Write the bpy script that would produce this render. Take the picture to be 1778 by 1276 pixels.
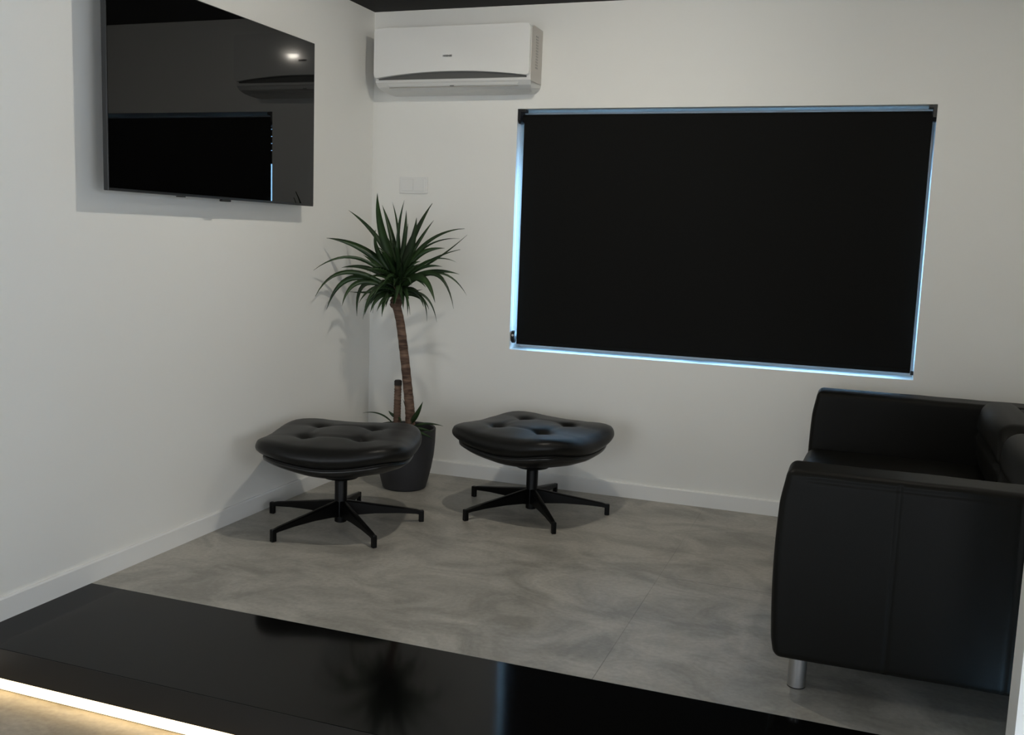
import bpy, bmesh, math, random
from mathutils import Vector, Matrix, noise
sc = bpy.context.scene
for o in list(bpy.data.objects):
    bpy.data.objects.remove(o)
COL = sc.collection

# ------------------------------------------------------------------ camera
cam_d = bpy.data.cameras.new('camera')
cam_d.sensor_fit = 'HORIZONTAL'
cam_d.sensor_width = 36.0
cam_d.lens = 1697.998 / 1778.0 * 36.0
cam_d.clip_start = 0.02
cam = bpy.data.objects.new('camera', cam_d)
COL.objects.link(cam)
RR = ((0.93859371, 0.34317085, 0.03571575),
      (0.07844653, -0.11145159, -0.99066881),
      (-0.33598808, 0.93263729, -0.13152832))
m = Matrix.Identity(4)
for i in range(3):
    m[i][0] = RR[0][i]
    m[i][1] = -RR[1][i]
    m[i][2] = -RR[2][i]
    m[i][3] = (2.68127709, -5.00023349, 1.35)[i]
cam.matrix_world = m
sc.camera = cam

# ------------------------------------------------------------------ world, exposure
W = bpy.data.worlds.new('world')
sc.world = W
W.use_nodes = True
wn = W.node_tree.nodes
wl = W.node_tree.links
bg = wn['Background']
# brighter sky on the window side (+Y) than on the shaded street side behind the camera
wtc = wn.new('ShaderNodeTexCoord'); wsx = wn.new('ShaderNodeSeparateXYZ'); wmr = wn.new('ShaderNodeMapRange')
wmr.inputs['From Min'].default_value = -.2; wmr.inputs['From Max'].default_value = .3
wmr.inputs['To Min'].default_value = 5.6; wmr.inputs['To Max'].default_value = 20.0
wl.new(wtc.outputs['Generated'], wsx.inputs['Vector']); wl.new(wsx.outputs['Y'], wmr.inputs['Value'])
wl.new(wmr.outputs['Result'], bg.inputs['Strength'])
wcr = wn.new('ShaderNodeValToRGB')
wcr.color_ramp.elements[0].position = .3; wcr.color_ramp.elements[0].color = (.93, .96, 1.0, 1)
wcr.color_ramp.elements[1].position = .7; wcr.color_ramp.elements[1].color = (.30, .62, 1.0, 1)
wm2 = wn.new('ShaderNodeMapRange'); wm2.inputs['From Min'].default_value = -1; wm2.inputs['From Max'].default_value = 1
wl.new(wsx.outputs['Y'], wm2.inputs['Value']); wl.new(wm2.outputs['Result'], wcr.inputs['Fac'])
wl.new(wcr.outputs['Color'], bg.inputs['Color'])
def portal(name, loc, rot, sx, sy):
    d = bpy.data.lights.new(name, 'AREA'); d.shape = 'RECTANGLE'; d.size = sx; d.size_y = sy
    d.cycles.is_portal = True
    o = bpy.data.objects.new(name, d); COL.objects.link(o); o.location = loc; o.rotation_euler = rot
# daylight portals: they only guide the sampling of the sky through the openings
portal('portal_window', (1.887, .30, 1.386), (-math.pi / 2, 0, 0), 2.06, 1.29)
portal('portal_door', (.90, -7.82, .975), (math.pi / 2, 0, 0), 1.3, 2.25)
portal('portal_door', (4.95, -7.82, .975), (math.pi / 2, 0, 0), 1.6, 2.25)
portal('portal_side', (6.16, -4.95, 1.475), (0, math.pi / 2, 0), 1.45, 2.7)
sc.view_settings.view_transform = 'Standard'
sc.view_settings.look = 'None'
sc.view_settings.gamma = 1
sc.view_settings.use_curve_mapping = False
sc.view_settings.exposure = 0.0
LAMP_E = 790.0          # emission strength of the ceiling spots
LED_E = 4.6
CEIL = 2.5566
STEP = -2.1885
NOSE = -2.762
LOW = -0.15

# ------------------------------------------------------------------ materials
def mat(name, col, rough=0.5, metal=0.0, spec=None, ior=None, coat=0.0):
    M = bpy.data.materials.new(name)
    M.use_nodes = True
    b = M.node_tree.nodes['Principled BSDF']
    b.inputs['Base Color'].default_value = (*col, 1)
    b.inputs['Roughness'].default_value = rough
    b.inputs['Metallic'].default_value = metal
    if spec is not None: b.inputs['Specular IOR Level'].default_value = spec
    if ior is not None: b.inputs['IOR'].default_value = ior
    if coat: 
        b.inputs['Coat Weight'].default_value = coat
        b.inputs['Coat Roughness'].default_value = 0.03
    return M
def nodes(M):
    return M.node_tree.nodes, M.node_tree.links, M.node_tree.nodes['Principled BSDF']
def add_bump(M, scale, strength, dist=0.002, detail=4, kind='noise'):
    n, l, b = nodes(M)
    tc = n.new('ShaderNodeTexCoord')
    if kind == 'voronoi':
        t = n.new('ShaderNodeTexVoronoi'); t.inputs['Scale'].default_value = scale; out = t.outputs['Distance']
    else:
        t = n.new('ShaderNodeTexNoise'); t.inputs['Scale'].default_value = scale
        t.inputs['Detail'].default_value = detail; out = t.outputs['Fac']
    l.new(tc.outputs['Object'], t.inputs['Vector'])
    bp = n.new('ShaderNodeBump'); bp.inputs['Strength'].default_value = strength
    bp.inputs['Distance'].default_value = dist
    l.new(out, bp.inputs['Height']); l.new(bp.outputs['Normal'], b.inputs['Normal'])
def vary(M, c1, c2, scale, detail=5, stretch=(1, 1, 1), p0=.3, p1=.7):
    n, l, b = nodes(M)
    tc = n.new('ShaderNodeTexCoord'); mp = n.new('ShaderNodeMapping'); mp.inputs['Scale'].default_value = stretch
    t = n.new('ShaderNodeTexNoise'); t.inputs['Scale'].default_value = scale; t.inputs['Detail'].default_value = detail
    r = n.new('ShaderNodeValToRGB')
    r.color_ramp.elements[0].position = p0; r.color_ramp.elements[1].position = p1
    r.color_ramp.elements[0].color = (*c1, 1); r.color_ramp.elements[1].color = (*c2, 1)
    l.new(tc.outputs['Object'], mp.inputs['Vector']); l.new(mp.outputs['Vector'], t.inputs['Vector'])
    l.new(t.outputs['Fac'], r.inputs['Fac']); l.new(r.outputs['Color'], b.inputs['Base Color'])

m_wall = mat('wall_paint', (.86, .855, .82), .55, spec=.3); add_bump(m_wall, 260, .12, .001)
m_base = mat('baseboard_paint', (.84, .84, .82), .4)
m_ceil = mat('black_ceiling', (.005, .005, .0048), .6, spec=.12)
m_floor = mat('concrete_tile', (.25, .24, .21), .42, spec=.35)
def floor_nodes(M):
    n, l, b = nodes(M)
    tc = n.new('ShaderNodeTexCoord')
    mp = n.new('ShaderNodeMapping'); mp.inputs['Rotation'].default_value = (0, 0, .5); mp.inputs['Scale'].default_value = (1, 1.35, 1)
    l.new(tc.outputs['Object'], mp.inputs['Vector'])
    w = n.new('ShaderNodeTexNoise'); w.inputs['Scale'].default_value = 3.0; w.inputs['Detail'].default_value = 9
    w.inputs['Roughness'].default_value = .62; w.inputs['Distortion'].default_value = .9
    l.new(mp.outputs['Vector'], w.inputs['Vector'])
    r = n.new('ShaderNodeValToRGB')
    e = r.color_ramp.elements
    e[0].position = .38; e[0].color = (.275, .264, .234, 1)
    e[1].position = .62; e[1].color = (.445, .427, .384, 1)
    x = e.new(.5); x.color = (.362, .347, .310, 1)
    l.new(w.outputs['Fac'], r.inputs['Fac'])
    f = n.new('ShaderNodeTexNoise'); f.inputs['Scale'].default_value = 60; f.inputs['Detail'].default_value = 5
    l.new(tc.outputs['Object'], f.inputs['Vector'])
    mx = n.new('ShaderNodeMixRGB'); mx.blend_type = 'OVERLAY'; mx.inputs['Fac'].default_value = .22
    l.new(r.outputs['Color'], mx.inputs['Color1']); l.new(f.outputs['Fac'], mx.inputs['Color2'])
    # joints between the big tiles
    sx = n.new('ShaderNodeSeparateXYZ'); l.new(tc.outputs['Object'], sx.inputs['Vector'])
    def line(sock, off, size, width):
        a = n.new('ShaderNodeMath'); a.operation = 'SUBTRACT'; a.inputs[1].default_value = off; l.new(sock, a.inputs[0])
        p = n.new('ShaderNodeMath'); p.operation = 'PINGPONG'; p.inputs[1].default_value = size / 2; l.new(a.outputs[0], p.inputs[0])
        c = n.new('ShaderNodeMath'); c.operation = 'LESS_THAN'; c.inputs[1].default_value = width; l.new(p.outputs[0], c.inputs[0])
        return c.outputs[0]
    lx = line(sx.outputs['X'], 1.970, 3.2, .0017)
    ly = line(sx.outputs['Y'], -1.162, 1.6, .0022)
    # the cross joints are staggered: in the columns left of the long joint they fall elsewhere
    side = n.new('ShaderNodeMath'); side.operation = 'GREATER_THAN'; side.inputs[1].default_value = 1.97; l.new(sx.outputs['X'], side.inputs[0])
    my = n.new('ShaderNodeMath'); my.operation = 'MULTIPLY'; l.new(ly, my.inputs[0]); l.new(side.outputs[0], my.inputs[1])
    mm = n.new('ShaderNodeMath'); mm.operation = 'MAXIMUM'; l.new(lx, mm.inputs[0]); l.new(my.outputs[0], mm.inputs[1])
    sc_ = n.new('ShaderNodeMath'); sc_.operation = 'MULTIPLY'; l.new(mm.outputs[0], sc_.inputs[0])
    jn = n.new('ShaderNodeTexNoise'); jn.inputs['Scale'].default_value = 1.1; jn.inputs['Detail'].default_value = 2
    l.new(tc.outputs['Object'], jn.inputs['Vector'])
    jr = n.new('ShaderNodeMapRange'); jr.inputs['From Min'].default_value = .42; jr.inputs['From Max'].default_value = .58
    jr.inputs['To Min'].default_value = .10; jr.inputs['To Max'].default_value = .5
    l.new(jn.outputs['Fac'], jr.inputs['Value']); l.new(jr.outputs['Result'], sc_.inputs[1])
    j = n.new('ShaderNodeMixRGB'); j.inputs['Color2'].default_value = (.07, .066, .055, 1)
    l.new(sc_.outputs[0], j.inputs['Fac']); l.new(mx.outputs['Color'], j.inputs['Color1'])
    l.new(j.outputs['Color'], b.inputs['Base Color'])
    rr = n.new('ShaderNodeMapRange'); rr.inputs['To Min'].default_value = .34; rr.inputs['To Max'].default_value = .5
    l.new(w.outputs['Fac'], rr.inputs['Value']); l.new(rr.outputs['Result'], b.inputs['Roughness'])
    bp = n.new('ShaderNodeBump'); bp.inputs['Strength'].default_value = .12; bp.inputs['Distance'].default_value = .002
    l.new(f.outputs['Fac'], bp.inputs['Height']); l.new(bp.outputs['Normal'], b.inputs['Normal'])
floor_nodes(m_floor)
m_gloss = mat('black_gloss_stone', (.003, .003, .003), .09, ior=1.22)
add_bump(m_gloss, 14, .05, .001, 2)
m_leather = mat('black_leather', (.0078, .0076, .0064), .45, spec=.13); add_bump(m_leather, 420, .22, .0006, kind='voronoi')
m_leather2 = mat('black_leather_ottoman', (.0058, .0058, .0054), .40, spec=.27); add_bump(m_leather2, 420, .22, .0006, kind='voronoi')
m_shell = mat('black_moulded_shell', (.008, .008, .008), .28)
m_blackmetal = mat('black_powder_metal', (.0015, .0015, .0015), .42, spec=.2)
m_steel = mat('brushed_steel', (.50, .50, .50), .33, metal=1); add_bump(m_steel, 300, .06, .0004)
m_tvscreen = mat('screen_glass', (.0015, .0015, .0015), .015, ior=1.43)
m_tvframe = mat('screen_frame', (.03, .032, .034), .35, metal=.3)
m_tvback = mat('screen_back_plastic', (.012, .012, .012), .5)
m_acpanel = mat('ac_panel_plastic', (.84, .84, .82), .12, spec=.5, coat=1.0)
m_acbody = mat('ac_body_plastic', (.70, .70, .68), .38)
m_acside = mat('ac_side_plastic', (.62, .585, .54), .45)
m_acdark = mat('ac_intake_dark', (.10, .10, .095), .6)
m_acgrille = mat('ac_grille', (.42, .40, .37), .6)
m_print = mat('grey_print', (.12, .12, .115), .4)
m_switch = mat('switch_plastic', (.82, .82, .80), .3)
m_blind = mat('black_blind_fabric', (.0065, .0065, .0062), .85, spec=.15); add_bump(m_blind, 700, .3, .0006)
m_bracket = mat('black_plastic', (.006, .006, .007), .35)
m_reveal = m_wall
m_pvc = mat('white_window_frame', (.8, .8, .8), .3)
m_pot = mat('anthracite_pot', (.030, .030, .033), .62); add_bump(m_pot, 160, .2, .001)
m_soil = mat('dark_soil', (.02, .014, .009), .95); add_bump(m_soil, 60, 1, .01)
m_leaf = mat('yucca_leaf', (.025, .060, .020), .42)
vary(m_leaf, (.008, .020, .008), (.040, .088, .024), 7, 3, (1, 1, 1), .25, .8)
m_bark = mat('yucca_bark', (.11, .065, .045), .8)
def bark(M):
    n, l, b = nodes(M)
    tc = n.new('ShaderNodeTexCoord'); mp = n.new('ShaderNodeMapping'); mp.inputs['Scale'].default_value = (6, 6, 34)
    t = n.new('ShaderNodeTexNoise'); t.inputs['Scale'].default_value = 1.6; t.inputs['Detail'].default_value = 6; t.inputs['Distortion'].default_value = .8
    r = n.new('ShaderNodeValToRGB')
    r.color_ramp.elements[0].position = .35; r.color_ramp.elements[0].color = (.055, .028, .018, 1)
    r.color_ramp.elements[1].position = .68; r.color_ramp.elements[1].color = (.20, .125, .085, 1)
    l.new(tc.outputs['Object'], mp.inputs['Vector']); l.new(mp.outputs['Vector'], t.inputs['Vector'])
    l.new(t.outputs['Fac'], r.inputs['Fac']); l.new(r.outputs['Color'], b.inputs['Base Color'])
    bp = n.new('ShaderNodeBump'); bp.inputs['Strength'].default_value = .7; bp.inputs['Distance'].default_value = .004
    l.new(t.outputs['Fac'], bp.inputs['Height']); l.new(bp.outputs['Normal'], b.inputs['Normal'])
bark(m_bark)
def emis(name, col, st):
    M = bpy.data.materials.new(name); M.use_nodes = True
    n, l, b = nodes(M)
    b.inputs['Base Color'].default_value = (.8, .8, .8, 1)
    b.inputs['Emission Color'].default_value = (*col, 1); b.inputs['Emission Strength'].default_value = st
    return M
m_lamp = emis('lamp_glow', (1.0, .93, .80), LAMP_E)
m_lamp_dim = emis('lamp_glow_dim', (1.0, .93, .80), LAMP_E * .29)
m_lamp_low = emis('lamp_glow_low', (1.0, .93, .80), LAMP_E * .2)
m_led = emis('led_glow', (1.0, .70, .34), LED_E)
m_alu = mat('aluminium', (.6, .6, .6), .35, metal=1)
m_glass = bpy.data.materials.new('window_glass'); m_glass.use_nodes = True
gn = m_glass.node_tree.nodes; gl = m_glass.node_tree.links
gn.remove(gn['Principled BSDF'])
gt = gn.new('ShaderNodeBsdfTransparent'); gg = gn.new('ShaderNodeBsdfGlossy'); gg.inputs['Roughness'].default_value = .02
gf = gn.new('ShaderNodeFresnel'); gf.inputs['IOR'].default_value = 1.3; gm = gn.new('ShaderNodeMixShader')
gl.new(gf.outputs[0], gm.inputs[0]); gl.new(gt.outputs[0], gm.inputs[1]); gl.new(gg.outputs[0], gm.inputs[2])
gl.new(gm.outputs[0], gn['Material Output'].inputs['Surface'])

# ------------------------------------------------------------------ helpers
def obj(name, bm, material, parent=None, smooth=False, loc=None, rz=None):
    me = bpy.data.meshes.new(name)
    bmesh.ops.recalc_face_normals(bm, faces=bm.faces)
    bm.to_mesh(me); bm.free()
    if smooth:
        for p in me.polygons: p.use_smooth = True
    me.materials.append(material)
    o = bpy.data.objects.new(name, me)
    COL.objects.link(o)
    if parent: o.parent = parent
    if loc: o.location = loc
    if rz is not None: o.rotation_euler.z = rz
    return o
def struct(name, bm, material, parent=None, smooth=False):
    o = obj(name, bm, material, parent, smooth)
    if not parent: o['kind'] = 'structure'
    return o
def thing(name, label, cat, loc=(0, 0, 0), rz=0, group=None):
    o = bpy.data.objects.new(name, None); COL.objects.link(o)
    o.location = loc; o.rotation_euler = (0, 0, rz); o.empty_display_size = .05
    o['label'] = label; o['category'] = cat
    if group: o['group'] = group
    return o
def box(bm, x0, x1, y0, y1, z0, z1, bevel=0, seg=2, mtx=None):
    vs = [bm.verts.new((x, y, z)) for x in (x0, x1) for y in (y0, y1) for z in (z0, z1)]
    idx = [(0, 1, 3, 2), (4, 6, 7, 5), (0, 4, 5, 1), (2, 3, 7, 6), (0, 2, 6, 4), (1, 5, 7, 3)]
    fs = [bm.faces.new([vs[i] for i in f]) for f in idx]
    geom = vs
    if bevel:
        es = list({e for f in fs for e in f.edges})
        r = bmesh.ops.bevel(bm, geom=es, offset=bevel, segments=seg, profile=.5, affect='EDGES')
        geom = list({v for f in r['faces'] for v in f.verts} | {v for v in vs if v.is_valid})
    if mtx: bmesh.ops.transform(bm, matrix=mtx, verts=geom)
    return geom
def B(*a, **k):
    bm = bmesh.new(); box(bm, *a, **k); return bm
def rings(bm, rs, cap0=True, cap1=True, closed=False):
    """rs: list of vertex-coordinate loops of equal length"""
    L = [[bm.verts.new(p) for p in r] for r in rs]
    n = len(L[0])
    for a, b in zip(L, L[1:]):
        for i in range(n):
            bm.faces.new((a[i], a[(i + 1) % n], b[(i + 1) % n], b[i]))
    if cap0: bm.faces.new(list(reversed(L[0])))
    if cap1: bm.faces.new(L[-1])
def lathe(bm, prof, c=(0, 0, 0), n=40, cap0=True, cap1=True):
    rings(bm, [[(c[0] + r * math.cos(2 * math.pi * i / n), c[1] + r * math.sin(2 * math.pi * i / n), c[2] + z) for i in range(n)] for r, z in prof], cap0, cap1)
def tube(bm, pts, rad, n=10, sub=1):
    pts = [Vector(p) for p in pts]
    if not hasattr(rad, '__len__'): rad = [rad] * len(pts)
    L = []
    up = Vector((0, 0, 1))
    for i, p in enumerate(pts):
        t = (pts[min(i + 1, len(pts) - 1)] - pts[max(i - 1, 0)]).normalized()
        a = t.cross(up)
        if a.length < .05: a = t.cross(Vector((0, 1, 0)))
        a.normalize(); b = t.cross(a)
        L.append([tuple(p + (a * math.cos(2 * math.pi * k / n) + b * math.sin(2 * math.pi * k / n)) * rad[i]) for k in range(n)])
    rings(bm, L)
def sstep(a, b, x):
    t = max(0., min(1., (x - a) / (b - a))); return t * t * (3 - 2 * t)
def soft_box(x0, x1, y0, y1, z0, z1, r, res=.02, fn=None):
    """a dense rounded box whose vertices can be pushed by fn(v, n)"""
    bm = bmesh.new()
    nx, ny, nz = [max(2, int(round(d / res))) for d in (x1 - x0, y1 - y0, z1 - z0)]
    lo, hi = Vector((x0, y0, z0)), Vector((x1, y1, z1))
    vm = {}
    def V(i, j, k):
        key = (i, j, k)
        if key not in vm:
            p = Vector((x0 + (x1 - x0) * i / nx, y0 + (y1 - y0) * j / ny, z0 + (z1 - z0) * k / nz))
            q = Vector([min(max(p[a], lo[a] + r), hi[a] - r) for a in range(3)])
            d = p - q
            if d.length > 1e-9:
                nrm = d.normalized(); p = q + nrm * r
            else: nrm = Vector((0, 0, 1))
            if fn: p = fn(p, nrm)
            vm[key] = bm.verts.new(p)
        return vm[key]
    for i in range(nx):
        for j in range(ny):
            for k in (0, nz): bm.faces.new((V(i, j, k), V(i + 1, j, k), V(i + 1, j + 1, k), V(i, j + 1, k)))
    for i in range(nx):
        for k in range(nz):
            for j in (0, ny): bm.faces.new((V(i, j, k), V(i + 1, j, k), V(i + 1, j, k + 1), V(i, j, k + 1)))
    for j in range(ny):
        for k in range(nz):
            for i in (0, nx): bm.faces.new((V(i, j, k), V(i, j + 1, k), V(i, j + 1, k + 1), V(i, j, k + 1)))
    return bm
def prism_x(bm, prof, x0, x1):
    """extrude a (y,z) outline along x"""
    rings(bm, [[(x0, y, z) for y, z in prof], [(x1, y, z) for y, z in prof]])

# ------------------------------------------------------------------ room
XR = 3.47        # right wall of the raised part
XF = 6.0         # right wall of the lower part
YB = -7.6        # rear wall
wx0, wx1, wz0, wz1 = .8601, 2.9142, .7444, 2.0277
bm = bmesh.new()
box(bm, -.15, XR + .15, STEP, .30, -.12, 0)
struct('floor', bm, m_floor)
bm = bmesh.new()
box(bm, -.15, XF + .15, YB - .2, -2.715, LOW - .1, LOW)
struct('floor_lower', bm, m_floor)
# back wall with the window opening
bm = bmesh.new()
T = .28
box(bm, -.15, wx0, 0, T, 0, CEIL); box(bm, wx1, XR + .15, 0, T, 0, CEIL)
box(bm, wx0, wx1, 0, T, 0, wz0); box(bm, wx0, wx1, 0, T, wz1, CEIL)
struct('wall_back', bm, m_wall)
struct('wall_left', B(-.15, 0, YB - .2, 0, LOW, CEIL), m_wall)
struct('wall_right', B(XR, XR + .15, -2.30, 0, 0, CEIL), m_wall)
struct('wall_partition', B(3.105, XF + .15, -2.43, -2.30, LOW, CEIL), m_wall)
# openings of the lower room, all behind or beside the camera
OPEN_REAR = [(.25, 1.55), (4.15, 5.75)]       # x ranges, glazed doors
OPEN_SIDE = [(-6.3, -3.6)]                    # y ranges, side window
rz1 = 2.10; sz0, sz1 = .75, 2.2
bm = bmesh.new()
xs = 0.0
for a_, b_ in OPEN_REAR:
    if a_ > xs: box(bm, xs, a_, YB - .2, YB, LOW, CEIL)
    box(bm, a_, b_, YB - .2, YB, rz1, CEIL)
    xs = b_
box(bm, xs, XF, YB - .2, YB, LOW, CEIL)
struct('wall_rear', bm, m_wall)
bm = bmesh.new()
ys = YB - .2
for a_, b_ in OPEN_SIDE:
    box(bm, XF, XF + .15, ys, a_, LOW, CEIL)
    box(bm, XF, XF + .15, a_, b_, LOW, sz0); box(bm, XF, XF + .15, a_, b_, sz1, CEIL)
    ys = b_
box(bm, XF, XF + .15, ys, -2.43, LOW, CEIL)
struct('wall_front_right', bm, m_wall)
struct('ceiling', B(-.15, XF + .15, YB - .2, T, CEIL, CEIL + .12), m_ceil)
for k, (a_, b_) in enumerate(OPEN_REAR):
    bm = bmesh.new()
    box(bm, a_, b_, YB - .12, YB - .06, LOW, LOW + .06)
    box(bm, a_, b_, YB - .12, YB - .06, rz1 - .06, rz1)
    for x in (a_, b_ - .06): box(bm, x, x + .06, YB - .12, YB - .06, LOW + .06, rz1 - .06)
    dr = struct('door_%d' % (k + 1), bm, m_bracket)
    obj('pane', B(a_ + .06, b_ - .06, YB - .094, YB - .088, LOW + .06, rz1 - .06), m_glass, dr)
for k, (a_, b_) in enumerate(OPEN_SIDE):
    bm = bmesh.new()
    box(bm, XF + .05, XF + .11, a_, b_, sz0, sz0 + .06); box(bm, XF + .05, XF + .11, a_, b_, sz1 - .06, sz1)
    for y in (a_, (a_ + b_) / 2 - .03, b_ - .06): box(bm, XF + .05, XF + .11, y, y + .06, sz0 + .06, sz1 - .06)
    dr = struct('window_%d' % (k + 2), bm, m_bracket)
    obj('pane', B(XF + .077, XF + .083, a_ + .06, (a_ + b_) / 2 - .03, sz0 + .06, sz1 - .06), m_glass, dr)
    obj('pane', B(XF + .077, XF + .083, (a_ + b_) / 2 + .03, b_ - .06, sz0 + .06, sz1 - .06), m_glass, dr)
# baseboards
def baseprof(bm, axis, a0, a1, z0, h=.080, t=.012):
    if axis == 'x': prof = [(0, z0), (-t, z0), (-t, z0 + h - .006), (-t + .004, z0 + h), (0, z0 + h)]; prism_x(bm, prof, a0, a1)
    elif axis == 'y': rings(bm, [[(x, y, z) for x, z in [(0, z0), (t, z0), (t, z0 + h - .006), (t - .004, z0 + h), (0, z0 + h)]] for y in (a0, a1)])
bm = bmesh.new(); baseprof(bm, 'y', NOSE, 0, 0); struct('baseboard_left', bm, m_base)
bm = bmesh.new(); baseprof(bm, 'y', YB, NOSE, LOW); struct('baseboard_left_lower', bm, m_base)
bm = bmesh.new(); baseprof(bm, 'x', .012, XR - .012, 0, .080); struct('baseboard_back', bm, m_base)
struct('baseboard_right', B(XR - .012, XR, -2.30, 0, 0, .08), m_base)

# black glossy step: tread slab with its fascia, LED profile below
sb = struct('trim_1', B(0, 3.105, NOSE, STEP, -.100, 0, bevel=.002, seg=2), m_gloss)
m_fascia = mat('black_satin_fascia', (.016, .015, .014), .32, spec=.5)
obj('fascia', B(0, 3.105, NOSE - .0015, NOSE - .0001, -.099, -.0012), m_fascia, sb)
obj('riser', B(0, 3.105, -2.730, -2.70, LOW, -.100), m_base, sb)
led = thing('led_strip', 'glowing warm white light strip running under the black step edge', 'light strip', (0, -2.74, -.115))
obj('profile', B(0.02, 3.09, -.006, .010, -.030, .015), m_alu, led)
obj('diffuser', B(0.02, 3.09, -.016, -.0062, -.026, .013, bevel=.003), m_led, led)

# window
w1 = struct('window_1', B(wx0, wx1, .17, .23, wz0, wz0 + .06), m_pvc)
bm = bmesh.new()
for x in (wx0, (wx0 + wx1) / 2 - .03, wx1 - .06): box(bm, x, x + .06, .17, .23, wz0 + .06, wz1 - .06)
box(bm, wx0, wx1, .17, .23, wz1 - .06, wz1)
obj('window_frame', bm, m_pvc, w1)
for a, b in ((wx0 + .06, (wx0 + wx1) / 2 - .03), ((wx0 + wx1) / 2 + .03, wx1 - .06)):
    obj('pane', B(a, b, .197, .203, wz0 + .06, wz1 - .06), m_glass, w1)

# outside roller shutter, partly lowered
bm = bmesh.new()
for k in range(6): box(bm, wx0 - .03, wx1 + .03, .285, .297, wz1 + .02 - (k + 1) * .043, wz1 + .02 - k * .043 - .003, bevel=.003)
box(bm, wx0 - .03, wx1 + .03, .283, .299, wz1 + .02 - 6 * .043 - .04, wz1 + .02 - 6 * .043)
obj('outer_shutter', bm, m_bracket, w1)

# roller blind inside the reveal
rb = thing('roller_blind', 'black roller blind drawn down over the wide window', 'blind', ((wx0 + wx1) / 2, .03, wz1))
def RB(x): return x - (wx0 + wx1) / 2
fx0, fx1, fzb = .889, 2.899, .776 - wz1
bm = bmesh.new()
nx, nz = 60, 36
for side in (0, 1):
    g = [[bm.verts.new((RB(fx0 + (fx1 - fx0) * i / nx + .006 * (1 - k / nz)*0), .0 + .0012 * math.sin(i * .55 + k * .1) + side * .0012, -.045 + (fzb + .045) * k / nz)) for i in range(nx + 1)] for k in range(nz + 1)]
    for k in range(nz):
        for i in range(nx): bm.faces.new((g[k][i], g[k][i + 1], g[k + 1][i + 1], g[k + 1][i]))
obj('fabric', bm, m_blind, rb, True)
bm = bmesh.new(); tube(bm, [(RB(wx0 + .018), .022, -.045), (RB(wx1 - .018), .022, -.045)], .021, 24)
obj('roller_tube', bm, m_blind, rb, True)
bm = bmesh.new(); box(bm, RB(fx0), RB(fx1), -.004, .007, fzb - .003, fzb + .020, bevel=.003)
obj('bottom_bar', bm, m_blind, rb)
for s in (0, 1):
    bm = bmesh.new()
    xa = wx0 + .001 if s == 0 else wx1 - .016
    prof = [(-.026, -.001), (.046, -.001), (.048, -.06), (.03, -.075), (-.012, -.075), (-.026, -.058)]
    prism_x(bm, prof, RB(xa), RB(xa + .015))
    tx = (RB(wx0 + .015), RB(wx0 + .04)) if s == 0 else (RB(wx1 - .036), RB(wx1 - .015))
    box(bm, tx[0], tx[1], -.022, .03, -.016, -.001, bevel=.002)
    obj('bracket', bm, m_bracket, rb)
bm = bmesh.new()
for y in (-.004, .006):
    for k in range(150):
        z = -.08 - k * .0075
        bmesh.ops.create_icosphere(bm, subdivisions=1, radius=.0022, matrix=Matrix.Translation((RB(wx0 + .009), y, z)))
obj('bead_chain', bm, m_pvc, rb)
bm = bmesh.new()
nn = 20
rings(bm, [[(RB(wx0 + .002 + dx), .0 + (r * math.cos(2 * math.pi * i / nn)) , -1.216 + r * 1.5 * math.sin(2 * math.pi * i / nn)) for i in range(nn)] for r, dx in ((.020, 0), (.023, .003), (.023, .016), (.020, .020))])
ch = obj('chain_holder', bm, m_bracket, rb)
bm = bmesh.new(); bmesh.ops.create_uvsphere(bm, u_segments=12, v_segments=8, radius=.0065, matrix=Matrix.Translation((RB(wx0 + .014), -.024, -1.206)))
obj('chain_bead', bm, m_pvc, ch, True)
obj('guide_clip', B(RB(wx1 - .014), RB(wx1 - .001), -.012, .008, -1.262, -1.243, bevel=.002), m_bracket, rb)

# ------------------------------------------------------------------ ceiling lamps
lamp_pos = [(1.40, -1.45), (2.90, -1.45), (1.40, -3.80), (2.80, -3.80), (1.40, -6.1), (2.8, -6.1)]
lamp_label = ['round recessed ceiling spot over the ottomans, seen mirrored in the screen',
              'round recessed ceiling spot over the sofa',
              'round recessed ceiling spot over the lower floor, left before the step',
              'round recessed ceiling spot over the lower floor, right before the step',
              'round recessed ceiling spot near the entrance, left side',
              'round recessed ceiling spot near the entrance, right side']
for (x, y), lb in zip(lamp_pos, lamp_label):
    t = thing('ceiling_spot', lb, 'ceiling light', (x, y, CEIL), 0, 'recessed ceiling spots')
    bm = bmesh.new(); lathe(bm, [(.040, -.004), (.052, -.004), (.055, 0.0), (.040, 0)], n=32, cap0=False, cap1=False)
    obj('ring', bm, m_bracket, t, True)
    bm = bmesh.new(); lathe(bm, [(.0385, -.001), (.0385, -.008), (.034, -.018), (.024, -.026), (.010, -.030)], n=28)
    obj('lens', bm, m_lamp if (x, y) == lamp_pos[0] else (m_lamp_dim if y == lamp_pos[1][1] else m_lamp_low), t, True)

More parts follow.
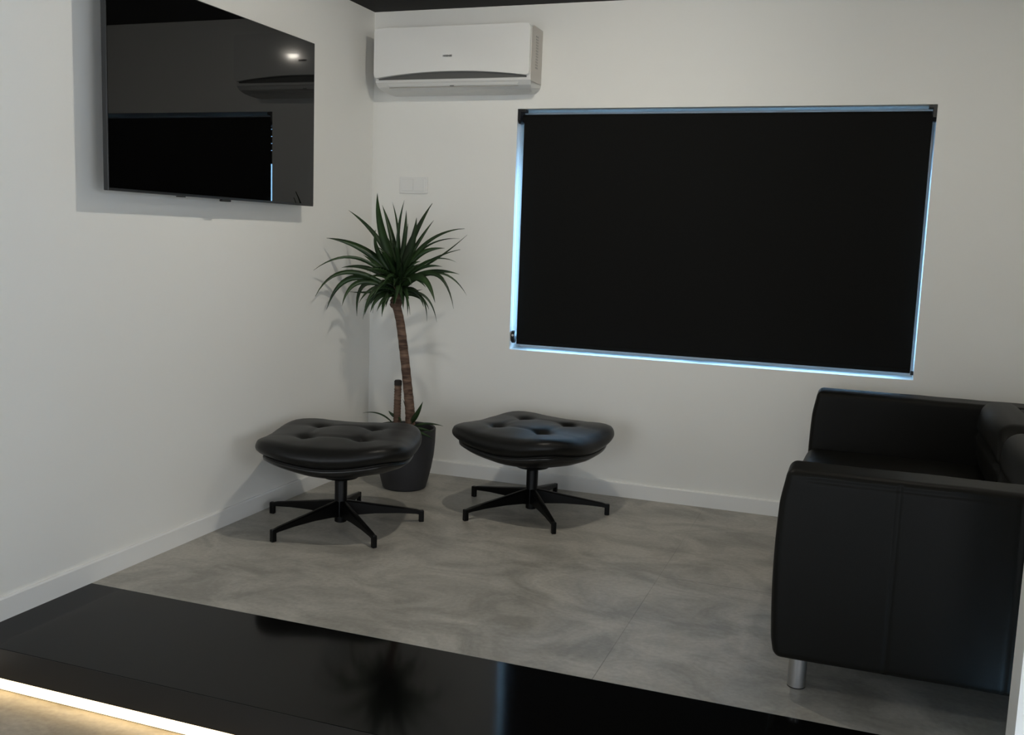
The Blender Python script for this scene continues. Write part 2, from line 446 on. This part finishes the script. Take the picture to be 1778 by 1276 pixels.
# ------------------------------------------------------------------ television
ty0, ty1, tz0, tz1, tx = -2.159, -.781, 1.4665, 2.2375, .100
tv = thing('television', 'large flat black television mounted on the left white wall', 'television', (0, (ty0 + ty1) / 2, (tz0 + tz1) / 2))
hy, hz = (ty1 - ty0) / 2, (tz1 - tz0) / 2
bm = bmesh.new(); box(bm, .076, .0985, -hy, hy, -hz, hz, bevel=.0025)
obj('frame', bm, m_tvframe, tv)
obj('screen', B(.0986, tx, -hy + .004, hy - .004, -hz + .010, hz - .004), m_tvscreen, tv)
obj('back_housing', B(.045, .0758, -hy + .16, hy - .16, -hz + .07, hz - .16, bevel=.01), m_tvback, tv)
obj('wall_mount', B(.0, .0448, -.22, .22, -.16, .12, bevel=.003), m_blackmetal, tv)
bm = bmesh.new(); box(bm, .082, .0995, -.030, .030, -hz - .009, -hz - .0002, bevel=.003)
obj('sensor_tab', bm, m_tvback, tv)
bm = bmesh.new(); box(bm, .078, .094, -.30, -.26, -hz - .004, -hz - .0002, bevel=.001)
obj('port_tab', bm, m_tvback, tv)

# ------------------------------------------------------------------ air conditioner
ax0, ax1 = .104, .984
ac = thing('air_conditioner', 'white split air conditioner high on the wall, tucked into the corner', 'air conditioner', (ax0, 0, 2.10))
AW = ax1 - ax0
# body: rounded lower corners made by narrowing sections towards the bottom
prof = [(0, .322), (-.14, .322), (-.170, .312), (-.172, .070), (-.170, .050), (-.150, .028), (-.115, .012), (-.06, .003), (0, .0), (0, .006), (0, .015), (0, .028), (0, .045), (0, .10)]
def inset(z): 
    return 0 if z > .045 else .045 * (1 - math.sqrt(max(0, 1 - ((.045 - z) / .045) ** 2)))
bm = bmesh.new()
fine = []
for (a, b) in zip(prof, prof[1:]):
    for k in range(4): fine.append((a[0] + (b[0] - a[0]) * k / 4, a[1] + (b[1] - a[1]) * k / 4))
fine.append(prof[-1])
sx = []
NX = 30
cols = []
for i in range(NX + 1):
    u = i / NX
    cols.append([bm.verts.new((inset(z) + (AW - 2 * inset(z)) * u, y, z)) for y, z in fine])
for a, b in zip(cols, cols[1:]):
    for k in range(len(fine) - 1): bm.faces.new((a[k], a[k + 1], b[k + 1], b[k]))
for c in (cols[0], cols[-1]): bm.faces.new(c)
body = obj('body', bm, m_acbody, ac)
# end caps in their greyer plastic
for s in (0, 1):
    bm = bmesh.new()
    x0 = -.0015 if s == 0 else AW - .0008
    pr = [(-.001, .318), (-.14, .320), (-.169, .310), (-.169, .052), (-.164, .046), (-.001, .046)]
    prism_x(bm, pr, x0, x0 + .0023)
    cap = obj('side_panel', bm, m_acside, ac)
    bm = bmesh.new()
    for k in range(12):
        zz = .115 + k * .014
        xg = (-.0030, -.0012) if s == 0 else (AW + .0012, AW + .0028)
        box(bm, xg[0], xg[1], -.105, -.070, zz, zz + .008)
    obj('side_grille', bm, m_acgrille, cap)
# front panel with arched lower edge
bm = bmesh.new()
NXp = 48; NZ = 10
def pz0(u): 
    return .066 + .030 * (1 - (2 * u - 1) ** 2)
def corner(u, w):
    # clip the corners round
    r = .022
    x = u * AW
    z0, z1 = pz0(u), .326
    d = min(x, AW - x)
    if d < r:
        c = r - math.sqrt(max(0, r * r - (r - d) ** 2))
        z0 += c; z1 -= c
    return z0, z1
us = [0, .002, .005, .01, .018] + [.03 + .94 * i / NXp for i in range(NXp + 1)] + [.982, .99, .995, .998, 1]
G = []
for yf in (-.176, -.197):
    g = []
    for u in us:
        z0, z1 = corner(u, 0)
        if yf == -.197: z0 += .0015; z1 -= .0015
        g.append([bm.verts.new((u * AW, yf - (.0004 * (1 - (2 * (k / NZ) - 1) ** 2) if yf < -.18 else 0), z0 + (z1 - z0) * k / NZ)) for k in range(NZ + 1)])
    G.append(g)
for gi, g in enumerate(G):
    for a, b in zip(g, g[1:]):
        for k in range(NZ): bm.faces.new((a[k], a[k + 1], b[k + 1], b[k]))
for k in (0, NZ):
    for i in range(len(us) - 1): bm.faces.new((G[0][i][k], G[0][i + 1][k], G[1][i + 1][k], G[1][i][k]))
for i in (0, len(us) - 1):
    for k in range(NZ): bm.faces.new((G[0][i][k], G[0][i][k + 1], G[1][i][k + 1], G[1][i][k]))
fp = obj('front_panel', bm, m_acpanel, ac, True)
# dark intake slot between panel and flap
obj('intake_slot', B(.02, AW - .02, -.1755, -.168, .062, .112), m_acdark, ac)
# air flap
bm = bmesh.new()
rings(bm, [[(.055, -.1745, .066), (.075, -.1560, .028), (.075, -.152, .028), (.055, -.1700, .066)],
           [(AW - .055, -.1745, .066), (AW - .075, -.1560, .028), (AW - .075, -.152, .028), (AW - .055, -.1700, .066)]])
flap = obj('air_flap', bm, m_acbody, ac)
obj('flap_gap', B(.072, AW - .072, -.1520, -.147, .022, .0265), m_acgrille, ac)
bm = bmesh.new()
box(bm, AW / 2 - .01, AW / 2 + .012, -.1585, -.1555, .0265, .0305)
obj('flap_tab', bm, m_print, flap)
# lettering on the panel
cu = bpy.data.curves.new('lettering', 'FONT'); cu.body = 'HISENSE'; cu.size = .0135; cu.align_x = 'CENTER'; cu.align_y = 'CENTER'
cu.extrude = .0004; cu.space_character = 1.05; cu.offset = .00035
tmp = bpy.data.objects.new('tmp', cu); COL.objects.link(tmp)
bpy.context.view_layer.update()
me = bpy.data.meshes.new_from_object(tmp.evaluated_get(bpy.context.evaluated_depsgraph_get()))
bpy.data.objects.remove(tmp)
me.materials.clear(); me.materials.append(m_print)
lt = bpy.data.objects.new('lettering', me); COL.objects.link(lt); lt.parent = ac
lt.location = (.430, -.2012, .173); lt.rotation_euler = (math.pi / 2, 0, 0)

# ------------------------------------------------------------------ wall switch
sw = thing('light_switch', 'white double wall switch plate beside the corner above the plant', 'switch', (.262, 0, 1.62))
bm = bmesh.new(); box(bm, -.086, .086, -.009, 0, -.046, .046, bevel=.003)
obj('plate', bm, m_switch, sw)
for x in (-.070, .002):
    for q in (0,):
        bm = bmesh.new(); box(bm, x, x + .068, -.0125, -.0088, -.034, .034, bevel=.002)
        obj('rocker', bm, m_switch, sw)

# ------------------------------------------------------------------ ottomans
def make_ottoman(name, label, loc, rot_seat, rot_base):
    t = thing(name, label, 'ottoman', loc, 0, 'tufted swivel ottomans')
    # cushion: rounded square, corners up, four tufts, fold lines
    A = .342
    N = 72; RN = 26
    tufts = [(sx * .127, sy * .127) for sx in (-1, 1) for sy in (-1, 1)]
    def outline(th, s):
        c, q = math.cos(th), math.sin(th)
        e = 3.5
        r = (abs(c) ** e + abs(q) ** e) ** (-1 / e)
        return r * s
    def top(x, y):
        u, v = x / A, y / A
        h = .437 + .030 * (u * u * v * v) ** .75 + .012 * (1 - min(1, (u * u + v * v)))
        h -= .018 * abs(u) ** 3 * max(0, 1 - v * v) + .018 * abs(v) ** 3 * max(0, 1 - u * u)
        for a, b in tufts:
            d = math.hypot(x - a, y - b)
            h -= .030 * math.exp(-(d / .034) ** 2) + .008 * math.exp(-(d / .08) ** 2)
        # soft creases running tuft to tuft and out to the edges
        for a in (-.127, .127):
            h -= .005 * math.exp(-((x - a) / .016) ** 2) * (1 if abs(y) < .127 else .5) 
            h -= .005 * math.exp(-((y - a) / .016) ** 2) * (1 if abs(x) < .127 else .5)
        return h + .002 * noise.noise(Vector((x * 9, y * 9, loc[0])))
    def low(x, y):
        u, v = x / A, y / A
        return .349 + .034 * (u * u * v * v) ** .75 - .016 * (abs(u) ** 3 * max(0, 1 - v * v) + abs(v) ** 3 * max(0, 1 - u * u))
    bm = bmesh.new()
    rs = []
    R_ = []
    for k in range(1, RN + 1):
        f = (k / RN)
        s = A * f
        ring = []
        for i in range(N):
            th = 2 * math.pi * i / N
            r = outline(th, s); x, y = r * math.cos(th), r * math.sin(th)
            e = sstep(.84, 1.0, f)
            zt = top(x, y) - .016 * (1 - math.sqrt(max(0, 1 - e * e)))
            ring.append((x, y, zt))
        R_.append(ring)
    # side roll down to the seam
    for j in range(1, 9):
        a = j / 8
        ring = []
        for i in range(N):
            th = 2 * math.pi * i / N
            bul = .012 * math.sin(a * math.pi)
            r = outline(th, A + bul - .030 * a ** 3); x, y = r * math.cos(th), r * math.sin(th)
            r0 = outline(th, A); x0, y0 = r0 * math.cos(th), r0 * math.sin(th)
            z0 = R_[RN - 1][i][2]; z1 = low(x0, y0)
            ring.append((x, y, z0 + (z1 - z0) * a))
        R_.append(ring)
    cv = bm.verts.new((0, 0, top(0, 0)))
    L = [[bm.verts.new(p) for p in r] for r in R_]
    for i in range(N): bm.faces.new((cv, L[0][i], L[0][(i + 1) % N]))
    for a, b in zip(L, L[1:]):
        for i in range(N): bm.faces.new((a[i], b[i], b[(i + 1) % N], a[(i + 1) % N]))
    bm.faces.new(L[-1])
    c = obj('cushion', bm, m_leather2, t, True); c.rotation_euler.z = rot_seat
    for a, b in tufts:
        bm = bmesh.new(); bmesh.ops.create_uvsphere(bm, u_segments=14, v_segments=8, radius=.010, matrix=Matrix.Translation((a, b, top(a, b) + .001)) @ Matrix.Diagonal((1, 1, .5, 1)))
        obj('button', bm, m_leather2, c, True)
    # piping
    bm = bmesh.new()
    pts = []
    rs = []
    M_ = 72
    for i in range(M_):
        th = 2 * math.pi * i / M_
        r = outline(th, A - .026); x, y = r * math.cos(th), r * math.sin(th)
        r0 = outline(th, A); z = low(r0 * math.cos(th), r0 * math.sin(th)) - .003
        rs.append([(x + .006 * math.cos(p) * math.cos(th), y + .006 * math.cos(p) * math.sin(th), z + .006 * math.sin(p)) for p in [k * math.pi / 4 for k in range(8)]])
    Lr = [[bm.verts.new(p) for p in r] for r in rs]
    for i in range(M_):
        a, b = Lr[i], Lr[(i + 1) % M_]
        for k in range(8): bm.faces.new((a[k], a[(k + 1) % 8], b[(k + 1) % 8], b[k]))
    obj('piping', bm, m_leather2, c, True)
    # moulded shell dish
    bm = bmesh.new()
    pr = [(-.020, 0), (-.022, -.012), (-.045, -.030), (-.11, -.062), (-.19, -.090), (-.255, -.108), (-.262, -.122)]
    rr = []
    for dr, dz in pr:
        ring = []
        w = -dr / .262
        for i in range(N):
            th = 2 * math.pi * i / N
            ro = outline(th, A)
            r0x, r0y = ro * math.cos(th), ro * math.sin(th)
            zz = (low(r0x, r0y) - .006) * (1 - w) + .350 * w
            r = ro * (1 - w) + (A + 0) * w + dr
            ring.append((r * math.cos(th), r * math.sin(th), zz + dz))
        rr.append(ring)
    rings(bm, rr)
    sh = obj('seat_shell', bm, m_shell, t, True); sh.rotation_euler.z = rot_seat
    bm = bmesh.new(); lathe(bm, [(.012, .205), (.012, .236)], n=20)
    obj('swivel_rod', bm, m_steel, t, True)
    bm = bmesh.new(); lathe(bm, [(.022, .014), (.028, .018), (.029, .208), (.026, .214), (.012, .216)], n=28)
    obj('column', bm, m_blackmetal, t, True)
    for k in range(5):
        a = rot_base + k * 2 * math.pi / 5
        bm = bmesh.new()
        secs = []
        # (r, z_top, z_bottom, half width)
        for r, zt, zb, hw in ((.020, .118, .040, .015), (.060, .112, .046, .0165), (.16, .094, .050, .015), (.27, .076, .047, .0125), (.352, .062, .040, .0105), (.372, .056, .036, .010)):
            secs.append([(r, -hw, zt - .004), (r, -hw * .6, zt), (r, hw * .6, zt), (r, hw, zt - .004), (r, hw, zb + .003), (r, hw * .7, zb), (r, -hw * .7, zb), (r, -hw, zb + .003)])
        rings(bm, secs)
        lg = obj('leg', bm, m_blackmetal, t); lg.rotation_euler.z = a
        bm = bmesh.new(); box(bm, .366, .390, -.0105, .0105, 0, .056, bevel=.004, seg=3)
        obj('foot', bm, m_blackmetal, lg)
    return t
D = math.radians
make_ottoman('ottoman', 'black leather tufted ottoman nearest the left wall, hiding the plant pot', (.461, -1.112, 0), D(15), D(34))
make_ottoman('ottoman', 'black leather tufted ottoman below the window, right of the plant', (1.184, -.490, 0), D(-13), D(17))

# ------------------------------------------------------------------ yucca
px, py = .415, -.355
pl = thing('potted_yucca', 'tall yucca plant in a dark grey pot standing in the corner', 'plant', (px, py, 0))
bm = bmesh.new()
lathe(bm, [(.108, 0), (.116, .006), (.128, .05), (.142, .11), (.154, .18), (.160, .25), (.162, .325), (.158, .330), (.150, .325), (.148, .28)], n=48, cap1=False)
obj('pot', bm, m_pot, pl, True)
bm = bmesh.new(); lathe(bm, [(.148, .272), (.149, .282), (.06, .290), (.01, .292)], n=40)
obj('soil', bm, m_soil, pl, True)
def P(x, y, z): return (x - px, y - py, z)
def ppath(kp, n=40):
    """catmull-rom through the key points"""
    out = []
    K = [Vector(k) for k in kp]; K = [K[0] * 2 - K[1]] + K + [K[-1] * 2 - K[-2]]
    for i in range(1, len(K) - 2):
        for s in range(n // (len(kp) - 1)):
            t = s / (n // (len(kp) - 1)); a, b, c, d = K[i - 1:i + 3]
            out.append(.5 * ((2 * b) + (c - a) * t + (2 * a - 5 * b + 4 * c - d) * t * t + (3 * b - a - 3 * c + d) * t ** 3))
    out.append(K[-2]); return out
def trunk(name, kp, r0, r1, mt, seed, rough=.05):
    pts = ppath(kp, 60)
    n = len(pts)
    rad = []
    for i in range(n):
        f = i / (n - 1)
        rad.append((r0 + (r1 - r0) * f) * (1 + rough * math.sin(i * 2.1 + seed) * .6 + rough * noise.noise(Vector((i * .7, seed, 0)))))
    bm = bmesh.new(); tube(bm, pts, rad, 16)
    return obj(name, bm, mt, pl, True)
trunk('trunk', [P(.455, -.375, .28), P(.450, -.375, .40), P(.446, -.38, .466), P(.432, -.385, .588), P(.413, -.39, .739), P(.391, -.395, .889), P(.368, -.40, .987), P(.366, -.40, 1.04)], .0265, .0215, m_bark, 1)
bm = bmesh.new()
tube(bm, ppath([P(.372, -.40, .965), P(.366, -.40, .992), P(.372, -.40, 1.03), P(.380, -.40, 1.10)], 24), [.022 + .012 * math.sin(min(1, i / 14) * math.pi) for i in range(25)], 14)
trunk('cut_stem', [P(.372, -.375, .28), P(.374, -.375, .42), P(.376, -.375, .570)], .0195, .0185, m_bark, 5, .09)
m_cut = mat('cut_wood_dark', (.02, .016, .014), .9)
bm2 = bmesh.new(); lathe(bm2, [(.0200, .553), (.0205, .575), (.016, .580)], c=(.376 - px, -.375 - py, 0), n=18)
obj('cut_cap', bm2, m_cut, pl, True)
obj('crown_base', bm, m_bark, pl, True)

def leaf(bm, base, mid, tip, w, droopn=(0, 0, 0), fold=.25):
    """a long pointed strap leaf with a shallow V section, bending through mid"""
    b, m_, t = Vector(base), Vector(mid), Vector(tip)
    tm = (m_ - b).length / ((m_ - b).length + (t - m_).length)
    tm = min(.72, max(.28, tm))
    c = (m_ - b * (1 - tm) ** 2 - t * tm ** 2) / (2 * tm * (1 - tm))
    # keep the control point from doubling back
    N = 14
    prev = None
    rows = []
    view = Vector((2.68 - .4, -4.6, .25)).normalized()
    for i in range(N + 1):
        f = i / N
        p = b * (1 - f) ** 2 + c * 2 * f * (1 - f) + t * f * f
        d = ((c - b) * (1 - f) + (t - c) * f).normalized()
        s = d.cross(nrm0(base, tip)); 
        if s.length < .1: s = d.cross(Vector((0, 1, .2)))
        s.normalize()
        nn_ = s.cross(d)
        prof = (.6 + .4 * sstep(0, .35, f)) * (1 - f ** 2.6) 
        hw = w * .5 * max(prof, .02)
        rows.append((p, s, nn_, hw))
    L = []
    for p, s, q, hw in rows:
        L.append([bm.verts.new(p - s * hw + q * hw * fold), bm.verts.new(p - q * .0012), bm.verts.new(p + s * hw + q * hw * fold), bm.verts.new(p - q * .0030)])
    for a, b2 in zip(L, L[1:]):
        for k in range(4): bm.faces.new((a[k], a[(k + 1) % 4], b2[(k + 1) % 4], b2[k]))
    bm.faces.new(L[0]); bm.faces.new(L[-1])
def nrm0(base, tip):
    # blade faces up and outward from the crown
    d = Vector(tip) - Vector(base)
    rnd = random.Random(int(abs(tip[0] * 9973 + tip[2] * 7919) * 100))
    v = Vector((.35 + rnd.uniform(-.4, .4), -.95 + rnd.uniform(-.2, .3), .25 + rnd.uniform(-.2, .4)))
    return v.normalized()
LV = [(0.337, -0.572, 1.546, 0.317, -0.495, 1.385, 0.0382),(0.256, -0.362, 1.494, 0.316, -0.379, 1.355, 0.0286),(0.087, -0.417, 1.462, 0.202, -0.409, 1.377, 0.0223),(0.268, -0.271, 1.515, 0.33, -0.329, 1.389, 0.0127),(0.427, -0.449, 1.52, 0.39, -0.427, 1.401, 0.0159),(0.387, -0.344, 1.472, 0.397, -0.369, 1.377, 0.0223),(0.534, -0.526, 1.431, 0.485, -0.469, 1.295, 0.0382),(0.611, -0.511, 1.505, 0.514, -0.461, 1.379, 0.0318),(0.522, -0.294, 1.425, 0.473, -0.342, 1.328, 0.0191),(0.754, -0.428, 1.387, 0.614, -0.415, 1.351, 0.0191),(0.729, -0.332, 1.356, 0.607, -0.363, 1.248, 0.0102),(0.707, -0.378, 1.336, 0.581, -0.388, 1.315, 0.0095),(0.599, -0.315, 1.283, 0.509, -0.353, 1.264, 0.0286),(0.734, -0.43, 1.282, 0.583, -0.416, 1.228, 0.014),(0.688, -0.36, 1.214, 0.607, -0.378, 1.232, 0.0089),(0.619, -0.384, 1.19, 0.501, -0.391, 1.179, 0.0191),(0.693, -0.333, 1.153, 0.56, -0.363, 1.162, 0.0223),(0.73, -0.313, 1.044, 0.634, -0.352, 1.145, 0.0127),(0.719, -0.455, 0.983, 0.612, -0.43, 1.146, 0.0178),(0.643, -0.516, 1.013, 0.536, -0.464, 1.13, 0.0382),(0.496, -0.351, 1.066, 0.43, -0.373, 1.057, 0.0089),(0.043, -0.56, 1.314, 0.161, -0.488, 1.283, 0.035),(0.04, -0.68, 1.151, 0.177, -0.554, 1.222, 0.0153),(0.044, -0.667, 1.019, 0.094, -0.547, 1.128, 0.0223),(0.044, -0.555, 0.945, 0.118, -0.485, 1.098, 0.0286),(0.155, -0.591, 0.97, 0.182, -0.505, 1.082, 0.0254),(0.112, -0.354, 0.901, 0.162, -0.375, 1.07, 0.0254),(0.141, -0.333, 0.986, 0.225, -0.363, 1.016, 0.0064),(0.04, -0.403, 1.159, 0.145, -0.402, 1.17, 0.0223),(0.232, -0.52, 1.237, 0.269, -0.466, 1.196, 0.0191),(0.303, -0.522, 1.364, 0.283, -0.467, 1.274, 0.0254),(0.111, -0.444, 1.037, 0.227, -0.424, 1.039, 0.0127),(0.661, -0.427, 1.119, 0.598, -0.415, 1.158, 0.0102),(0.455, -0.457, 1.402, 0.424, -0.431, 1.293, 0.0191)]
bm = bmesh.new()
for (a, b, c, d, e, f, w) in LV:
    hz_ = min(1.15, max(1.04, 1.055 + (c - 1.0) * .19))
    leaf(bm, P(.378 + (a - .378) * .05, -.40 + (b + .40) * .08, hz_), P(d, e, f), P(a, b, c), w * 1.3)
# the inner rosette: shorter blades all round
rnd = random.Random(11)
for k in range(62):
    az = k * 2.399963; el = rnd.uniform(-.05, 1.35)
    ln = rnd.uniform(.13, .24) * (1.0 if el > .5 else .85)
    d = Vector((math.cos(az) * math.cos(el), math.sin(az) * math.cos(el), math.sin(el)))
    b0 = Vector((.376, -.40, 1.025 + .07 * el)); 
    mid = b0 + d * ln * .55; tip = b0 + d * ln + Vector((0, 0, -.09 * math.cos(el) * rnd.uniform(.3, 1.3)))
    tip.x = max(tip.x, .05); tip.y = min(tip.y, -.05)
    leaf(bm, P(*b0), P(*mid), P(*tip), rnd.uniform(.024, .038))
for k in range(7):
    az = k * 2.399963 + .7; ln = rnd.uniform(.16, .26)
    d = Vector((math.cos(az), math.sin(az), -.05))
    b0 = Vector((.374, -.40, 1.03)); mid = b0 + d * ln * .5 + Vector((0, 0, .02)); tip = b0 + d * ln * .85 + Vector((0, 0, -rnd.uniform(.05, .15)))
    tip.x = max(tip.x, .05); tip.y = min(tip.y, -.05)
    leaf(bm, P(*b0), P(*mid), P(*tip), rnd.uniform(.014, .022))
# blades that hang forward over the head of the trunk
for (a, b, c), (d, e, f), w in [((.46, -.60, 1.00), (.43, -.50, 1.09), .036), ((.35, -.62, 1.03), (.36, -.51, 1.10), .034), ((.28, -.58, .97), (.32, -.50, 1.07), .030),
                                ((.52, -.57, .98), (.46, -.49, 1.07), .030), ((.41, -.63, 1.10), (.40, -.51, 1.14), .034), ((.31, -.61, 1.16), (.34, -.50, 1.16), .034),
                                ((.50, -.62, 1.20), (.44, -.50, 1.18), .034), ((.23, -.55, .99), (.29, -.48, 1.07), .026), ((.36, -.60, 1.28), (.37, -.50, 1.22), .034),
                                ((.44, -.60, 1.31), (.42, -.50, 1.24), .034), ((.55, -.60, 1.10), (.47, -.50, 1.13), .028), ((.40, -.50, .985), (.39, -.455, 1.03), .024),
                                ((.34, -.50, .98), (.355, -.455, 1.03), .022)]:
    leaf(bm, P(.377, -.405, 1.035 + .04 * rnd.random()), P(d, e, f), P(a, b, c), w)
obj('foliage', bm, m_leaf, pl, True)
bm = bmesh.new()
for b0, mid, tip, w in [((.462, -.39, .36), (.505, -.42, .405), (.553, -.44, .49), .030), ((.44, -.37, .37), (.425, -.37, .43), (.405, -.375, .480), .014),
                        ((.372, -.38, .38), (.355, -.39, .392), (.335, -.40, .415), .018), ((.35, -.37, .34), (.26, -.36, .385), (.165, -.37, .382), .010),
                        ((.46, -.38, .33), (.56, -.42, .37), (.672, -.44, .372), .016), ((.47, -.40, .32), (.55, -.44, .345), (.625, -.45, .335), .018), ((.46, -.41, .31), (.55, -.45, .325), (.632, -.46, .300), .020),
                        ((.38, -.38, .35), (.395, -.39, .38), (.415, -.40, .35), .014), ((.40, -.42, .31), (.37, -.46, .36), (.33, -.49, .35), .018)]:
    leaf(bm, P(*b0), P(*mid), P(*tip), w)
obj('young_shoot', bm, m_leaf, pl, True)

# ------------------------------------------------------------------ sofa
sofa = thing('sofa', 'black leather two-seat sofa with low block arms on steel legs', 'sofa', (2.95, -1.10, 0))
def S(x, y, z): return (x - 2.95, y + 1.10, z)
def groove(d, w, depth): return depth * math.exp(-(d / w) ** 2)
SX0, SX1, ST, SBt = 2.487, 3.430, .700, .112
def arm(y0, y1, outer):
    def fn(p, n):
        q = p.copy(); X, Z = p.x + 2.95, p.z
        # light puffiness of the side skins
        if abs(n.y) > .5 or True:
            yc = (y0 + y1) / 2 + 1.10
            s = 1 if p.y > yc else -1
            fx = (X - SX0) / (SX1 - SX0); fz = (Z - SBt) / (ST - SBt)
            puff = .010 * max(0, math.sin(math.pi * min(1, max(0, fx)))) ** .5 * max(0, math.sin(math.pi * min(1, max(0, fz)))) ** .5
            edge = abs(p.y - yc) / ((y1 - y0) / 2)
            if edge > .6: q.y += s * puff * sstep(.6, 1, edge)
            g = groove(X - 2.812, .0042, .008) + groove(X - 3.125, .0042, .006)
            g += groove(Z - (ST - .026), .0045, .005) * sstep(.03, .08, X - SX0)
            g += .0022 * max(0, noise.noise(Vector((X * 14, Z * 5, y0)))) * sstep(.3, .7, Z)
            if edge > .9 and Z < ST - .012 and s == outer: q.y -= s * g
        # front face bows out a touch towards the lower middle
        fx = (X - SX0) / (SX1 - SX0)
        if fx < .3:
            fz = (Z - SBt) / (ST - SBt)
            q.x -= (1 - sstep(0, .3, fx)) * (.012 * max(0, math.sin(math.pi * min(1, max(0, fz)))) - .010 * sstep(.8, 1, fz) - .006 * (1 - sstep(0, .12, fz)))
        q.z += .0022 * noise.noise(Vector((X * 7, p.y * 9, 3.1)))
        return q
    return soft_box(SX0 - 2.95, SX1 - 2.95, y0 + 1.10, y1 + 1.10, SBt, ST, .024, .0062, fn)
obj('armrest', arm(-2.052, -1.893, -1), m_leather, sofa, True)
obj('armrest', arm(-.335, -.165, 1), m_leather, sofa, True)
obj('seat_base', soft_box(*[v for v in (2.50 - 2.95, 3.40 - 2.95)], -1.89 + 1.10, -.338 + 1.10, .12, .300, .02, .03), m_leather, sofa, True)
def seatfn(cy, hw):
    def fn(p, n):
        q = p.copy()
        u = (p.x - (-.105)) / .37; v = (p.y - cy) / hw
        if p.z > .37: q.z += .018 * max(0, 1 - u * u) * max(0, 1 - v * v)
        q.x -= .012 * max(0, 1 - v * v) * (1 if p.x < -.4 else 0)
        return q
    return fn
for cy in (-.003 - .387 + .0, .0 + .385):
    obj('seat_cushion', soft_box(2.474 - 2.95, 3.22 - 2.95, cy - .384, cy + .384, .302, .435, .035, .017, seatfn(cy, .384)), m_leather, sofa, True)
def bfn(p, n): 
    q = p.copy(); q.z += .004 * noise.noise(Vector((p.x * 5, p.y * 5, 9))); return q
obj('back_frame', soft_box(3.315 - 2.95, 3.445 - 2.95, -1.89 + 1.10, -.338 + 1.10, .12, .700, .03, .02, bfn), m_leather, sofa, True)
def backfn(cy, hw):
    def fn(p, n):
        q = p.copy()
        v = (p.y - cy) / hw; fz = (p.z - .44) / .30
        if p.x < .30:
            q.x -= .050 * max(0, 1 - v * v) ** .6 * max(0, math.sin(math.pi * min(1, max(0, fz)))) ** .6
            arc = .608 - .045 * v * v * v * v
            q.x += groove(p.z - arc, .007, .018)
        q.z += .014 * max(0, 1 - v * v) if p.z > .6 else 0
        q.z -= .05 * sstep(.75, 1.0, abs(v)) * sstep(.55, .75, p.z)
        return q
    return fn
for cy in (-.392, .384):
    obj('back_cushion', soft_box(3.195 - 2.95, 3.318 - 2.95, cy - .383, cy + .383, .437, .725, .045, .013, backfn(cy, .383)), m_leather, sofa, True)
for x in (2.566, 3.36):
    for y in (-1.968, -.255):
        bm = bmesh.new(); lathe(bm, [(.0275, .004), (.0275, .128)], c=S(x, y, 0), n=32)
        lg = obj('leg', bm, m_steel, sofa, True)
        lg['label'] = 'brushed steel tube leg'
        bm = bmesh.new(); lathe(bm, [(.026, 0), (.0275, .001), (.0275, .004)], c=S(x, y, 0), n=32)
        obj('foot_cap', bm, m_bracket, lg, True)

# smooth shading by angle for everything that asked for smooth
for o in bpy.data.objects:
    if o.type == 'MESH' and o.name.split('.')[0] in ('column', 'swivel_rod', 'leg', 'roller_tube', 'pot', 'lens', 'ring', 'front_panel', 'cut_cap', 'foot_cap', 'piping'):
        for e in o.data.edges: pass
        try: o.data.set_sharp_from_angle(angle=math.radians(35))
        except Exception: pass
